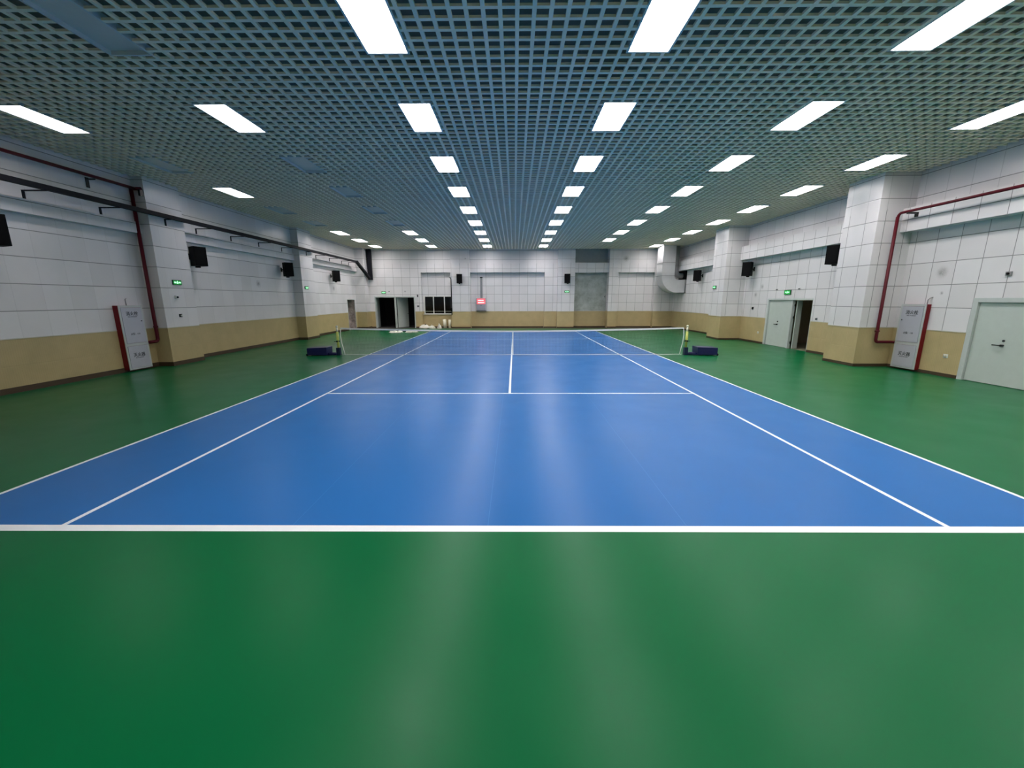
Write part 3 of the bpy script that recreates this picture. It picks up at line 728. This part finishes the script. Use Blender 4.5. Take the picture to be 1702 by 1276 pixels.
# ------------------------------------------------------------------ ventilation duct and vent pipe in the far right corner
def build_duct():
    r = empty('ventilation_duct', (10.45, 25.5, 2.5), label='silver square ventilation duct bending from ceiling into the right wall', cat='duct')
    inv = Matrix.Translation((-10.45, -25.5, -2.5))
    x0, x1, y0, y1 = 10.03, 10.88, 25.0, 26.15
    m = MB(); m.box(x0, x1, y0, y1, 4.45, CZ+0.3); m.xform(inv).build('upper_section', M['duct'], r, bevel=0.01)
    m = MB(); m.box(x0-0.0, x1, y0, y1, 3.6, 4.45); m.xform(inv).build('middle_section', M['duct'], r, bevel=0.01)
    # elbow
    m = MB(); R = 1.12; cx, cz = x0+R, 3.6; ri = R-(x1-x0); n = 14
    vo = []; vi = []
    for i in range(n+1):
        t = math.pi+math.pi/2*i/n
        vo.append((cx+R*math.cos(t), cz+R*math.sin(t))); vi.append((cx+ri*math.cos(t), cz+ri*math.sin(t)))
    vs = []; fs = []
    for (o, q) in zip(vo, vi):
        vs += [(o[0], y0, o[1]), (o[0], y1, o[1]), (q[0], y0, q[1]), (q[0], y1, q[1])]
    for i in range(n):
        a, b = i*4, i*4+4
        fs += [(a, a+2, b+2, b), (a+1, b+1, b+3, a+3), (a, b, b+1, a+1), (a+2, a+3, b+3, b+2)]
    m.add(vs, fs); m.xform(inv).build('elbow', M['duct'], r)
    m = MB(); m.box(cx, XR+0.25, y0, y1, cz-R, cz-ri); m.xform(inv).build('outlet_section', M['duct'], r, bevel=0.01)
    for z in (4.45, 3.6):
        m = MB(); e = 0.02
        m.box(x0-e, x1+e, y0-e, y0, z-0.015, z+0.015); m.box(x0-e, x0, y0-e, y1+e, z-0.015, z+0.015); m.box(x1, x1+e, y0-e, y1+e, z-0.015, z+0.015)
        m.xform(inv).build('flange', M['ductseam'], r)
    m = MB(); e = 0.03; xx = XR-0.04
    m.box(xx, xx+0.03, y0-e, y0, cz-R-e, cz-ri+e); m.box(xx, xx+0.03, y0-e, y1+e, cz-ri, cz-ri+e); m.box(xx, xx+0.03, y0-e, y1+e, cz-R-e, cz-R); m.xform(inv).build('wall_collar', M['ductseam'], r)
    r = empty('vent_pipe', (11.25, 25.6, 3.8), label='dark round vent pipe bending into the wall behind the silver duct', cat='pipe')
    inv = Matrix.Translation((-11.25, -25.6, -3.8))
    m = MB(); a = arc((11.16, 25.55, 3.62), (0, 0, -1), (1, 0, 0), 0.3, 8)
    m.tube([(11.16, 25.55, CZ+0.3), (11.16, 25.55, 4.3)]+a+[(XR+0.2, 25.55, 3.62)], 0.17, 20); m.xform(inv).build('pipe', M['pipegrey'], r)
    m = MB(); m.tube([(11.16, 25.55, 4.28), (11.16, 25.55, 4.34)], 0.185, 20); m.xform(inv).build('collar', M['ductseam'], r)
    m = MB(); m.box(XR-0.02, XR+0.28, 24.9, 26.2, 3.35, 3.92); m.xform(inv).build('wall_sleeve', M['black'], r)
build_duct()

# ------------------------------------------------------------------ control box with red sign on the end wall
def build_control():
    Y = YB+REC
    r = empty('control_box', (-2.36, Y, 1.25), label='grey wall control box with a lit red sign on the end wall', cat='control box')
    MB().box(-0.34, 0.34, -0.2, 0, 0, 0.9).build('box', M['cabgrey'], r, bevel=0.01)
    s = MB().box(-0.3, 0.3, -0.225, -0.2, 0.48, 0.86).build('sign', M['signred'], r, bevel=0.01)
    m = MB()
    random.seed(3)
    for zz in (0.74, 0.58):
        x = -0.22
        while x < 0.2:
            w = random.choice((0.05, 0.07, 0.09)); m.box(x, min(x+w, 0.23), -0.229, -0.225, zz-0.035, zz+0.035); x += w+0.015
    m.build('sign_text', M['signtext'], s)
    m = MB(); m.box(-0.02, 0.02, -0.22, -0.2, 0.34, 0.4); m.build('lock', M['black'], r)
    MB().box(-0.36, 0.36, -0.21, 0, -0.03, 0).build('bottom_edge', M['black'], r)
    c = empty('conduit', (-2.33, Y-0.03, 2.16), label='grey cable conduit rising from the control box on the end wall', cat='conduit')
    m = MB(); m.box(-0.08, 0.08, -0.05, 0.03, 0, 1.42); m.build('channel', M['conduit'], c, bevel=0.004)
    m = MB(); m.box(-0.09, 0.09, -0.06, 0.03, 1.42, 1.5); m.build('end_cap', M['black'], c, bevel=0.004)
    c = empty('cable_pipe', (-4.46, YB-0.335, 0.95), label='thin black cable pipe on the pillar edge right of the window', cat='pipe')
    m = MB(); m.tube([(0, 0, 0), (0, 0, 2.55), (-0.03, 0, 2.62), (-0.1, 0, 2.64)], 0.028, 10); m.build('pipe', M['black'], c)
    m = MB(); m.box(-0.04, 0.04, -0.04, 0.03, 0.25, 0.5); m.build('junction', M['black'], c)
build_control()

# ------------------------------------------------------------------ small wall fittings
def fitting(name, loc, rz, size, mat, lab, cat, knob=None):
    r = empty(name, loc, rz, label=lab, cat=cat)
    w, h, d = size
    MB().box(-w/2, w/2, -d, 0, -h/2, h/2).build('plate', mat, r, bevel=0.003)
    if knob: 
        m = MB(); m.cyl((0, -d-0.03, 0), (0, -d, 0), min(w, h)*0.28, 12); m.build('button', knob, r)
L90, R90 = math.radians(90), math.radians(-90)
fitting('call_point', (-10.7, 9.86, 2.14), L90, (0.1, 0.1, 0.05), M['white'], 'small pale box below the exit sign on the near left pilaster', 'sensor', M['black'])
fitting('wall_switch', (-10.7, 9.92, 1.56), L90, (0.1, 0.1, 0.03), M['black'], 'small black switch above the wainscot on the near left pilaster', 'switch', M['white'])
fitting('wall_switch', (XR, 7.55, 0.55), R90, (0.12, 0.1, 0.012), M['white'], 'white plate on the beige wainscot beside the hydrant cabinet', 'socket', M['cream'])
fitting('wall_switch', (XR, 16.1, 0.5), R90, (0.12, 0.1, 0.012), M['white'], 'white plate on beige wainscot left of the half-open double door', 'socket', M['cream'])
fitting('call_point', (XR, 16.75, 1.62), R90, (0.11, 0.12, 0.03), M['black'], 'small black box on white tiles left of the double door', 'sensor', M['darksteel'])
fitting('wall_sensor', (XR, 6.55, 2.62), R90, (0.12, 0.1, 0.03), M['conduit'], 'small grey box above the closed door near the right edge', 'sensor', M['black'])
fitting('wall_switch', (XR, 12.45, 1.3), R90, (0.09, 0.09, 0.015), M['conduit'], 'small grey switch right of the half-open double door', 'switch', M['black'])
fitting('wall_sensor', (XR, 15.05, 2.45), R90, (0.06, 0.06, 0.03), M['conduit'], 'tiny grey fitting left of the exit sign over the double door', 'sensor', M['black'])
fitting('wall_sensor', (XR, 13.62, 2.45), R90, (0.06, 0.06, 0.03), M['conduit'], 'tiny grey fitting right of the exit sign over the double door', 'sensor', M['black'])
fitting('wall_switch', (-6.97, YB, 1.58), 0, (0.16, 0.13, 0.03), M['conduit'], 'small grey switch between the dark doorway and the window', 'switch', M['black'])
fitting('call_point', (-6.98, YB, 2.32), 0, (0.08, 0.16, 0.04), M['black'], 'small black box between doorway and window near door-top height', 'sensor', M['conduit'])
fitting('wall_sensor', (-9.05, YB, 2.63), 0, (0.07, 0.06, 0.03), M['conduit'], 'tiny grey fitting just right of exit sign above dark doorway', 'sensor', M['black'])
fitting('wall_sensor', (-7.87, YB, 2.64), 0, (0.1, 0.07, 0.03), M['conduit'], 'tiny grey fitting above the white door leaf in the end wall', 'sensor', M['white'])
fitting('wall_switch', (6.82, YB+0.5, 2.25), R90, (0.1, 0.26, 0.03), M['conduit'], 'dark strip switch on the edge of the mottled grey recess', 'switch', M['black'])

# ------------------------------------------------------------------ clutter at the far end
def lump(name, loc, size, mats, lab, cat, seed, group=None):
    random.seed(seed)
    m = MB(); n, k = 14, 9
    sx, sy, sz = size
    v = []; f = []
    for i in range(k+1):
        th = math.pi/2*i/k
        for j in range(n):
            ph = 2*math.pi*j/n
            rr = 1+0.3*(random.random()-0.5)
            v.append((sx*math.cos(th)*math.cos(ph)*rr if i < k else 0, sy*math.cos(th)*math.sin(ph)*rr if i < k else 0, sz*math.sin(th)*(0.9+0.3*(random.random()-0.5))))
    v = [(x, y, max(0.0, z) if i >= n else 0.0) for i, (x, y, z) in enumerate(v)]
    for i in range(k):
        for j in range(n): f.append((i*n+j, i*n+(j+1) % n, (i+1)*n+(j+1) % n, (i+1)*n+j))
    f.append(tuple(range(n-1, -1, -1)))
    m.add(v, f)
    r = empty(name, loc, label=lab, cat=cat, group=group)
    m.build('sack', mats[0], r)
    m = MB()
    for q in range(3):
        a = random.random()*6.28
        m.tube([(0.1*math.cos(a)*sx, 0.1*math.sin(a)*sy, sz*0.85), (0.25*math.cos(a)*sx, 0.25*math.sin(a)*sy, sz*1.25)], [0.03, 0.012], 6)
    m.build('knotted_top', mats[-1], r)
lump('plastic_bag', (-6.5, 26.7, 0), (0.42, 0.3, 0.26), [M['bag'], M['cloth']], 'crumpled white bag with dark scraps beside the dark doorway', 'bag', 1)
lump('plastic_bag', (-5.9, 26.35, 0), (0.24, 0.2, 0.22), [M['bag'], M['bag']], 'round white bag on the floor under the window, left of two', 'bag', 5)
lump('plastic_bag', (-5.35, 26.35, 0), (0.16, 0.18, 0.3), [M['bag'], M['bag']], 'taller white bag on the floor under the window, right of two', 'bag', 9)
def roll(x, y, r0, h, lean, lab):
    r = empty('material_roll', (x, y, 0), label=lab, cat='roll', group='rolls leaning under the window')
    m = MB(); m.tube([(0, 0, 0), (lean*0.4, 0.02, h*0.5), (lean, 0.05, h)], [r0*0.85, r0*0.95, r0], 16); m.build('sheet_roll', M['cream'], r)
    m = MB(); m.tube([(lean, 0.05, h), (lean, 0.05, h+0.004)], r0*0.5, 12); m.build('hollow_core', M['cloth'], r)
roll(-5.02, 26.9, 0.13, 0.62, -0.06, 'cream upright roll under the window, left of the pair')
roll(-4.68, 26.9, 0.11, 0.6, 0.0, 'cream upright roll under the window, right of the pair')
def rag(loc, sx, sy, mat, seed, name, lab):
    random.seed(seed); n, k = 10, 6; v = []; f = []
    for i in range(k+1):
        for j in range(n+1):
            u, w = j/n-0.5, i/k-0.5
            e = 1-0.35*random.random()*(abs(u) > 0.4 or abs(w) > 0.4)
            edge = (i in (0, k)) or (j in (0, n))
            v.append((u*sx*e, w*sy*e, 0.004 if edge else 0.015+0.09*random.random()))
    for i in range(k):
        for j in range(n): a = i*(n+1)+j; f.append((a, a+1, a+n+2, a+n+1))
    m = MB(); m.add(v, f); o = m.build(name, mat); o.location = loc; tag(o, lab, 'cloth', group='rags on the green floor by the far doorway')
    s = o.modifiers.new('thick', 'SOLIDIFY'); s.thickness = 0.006; s.offset = 1
rag((-7.45, 22.7, 0), 0.85, 0.8, M['bag'], 2, 'cloth_sheet', 'white crumpled sheet on green floor beyond the net, left of two')
rag((-6.5, 22.9, 0), 0.8, 0.7, M['bag'], 4, 'cloth_sheet', 'white crumpled sheet on green floor beyond the net, right of two')
rag((-6.95, 23.75, 0), 1.7, 0.8, M['cloth'], 6, 'cloth_sheet', 'black crumpled cloth on green floor behind two white sheets')
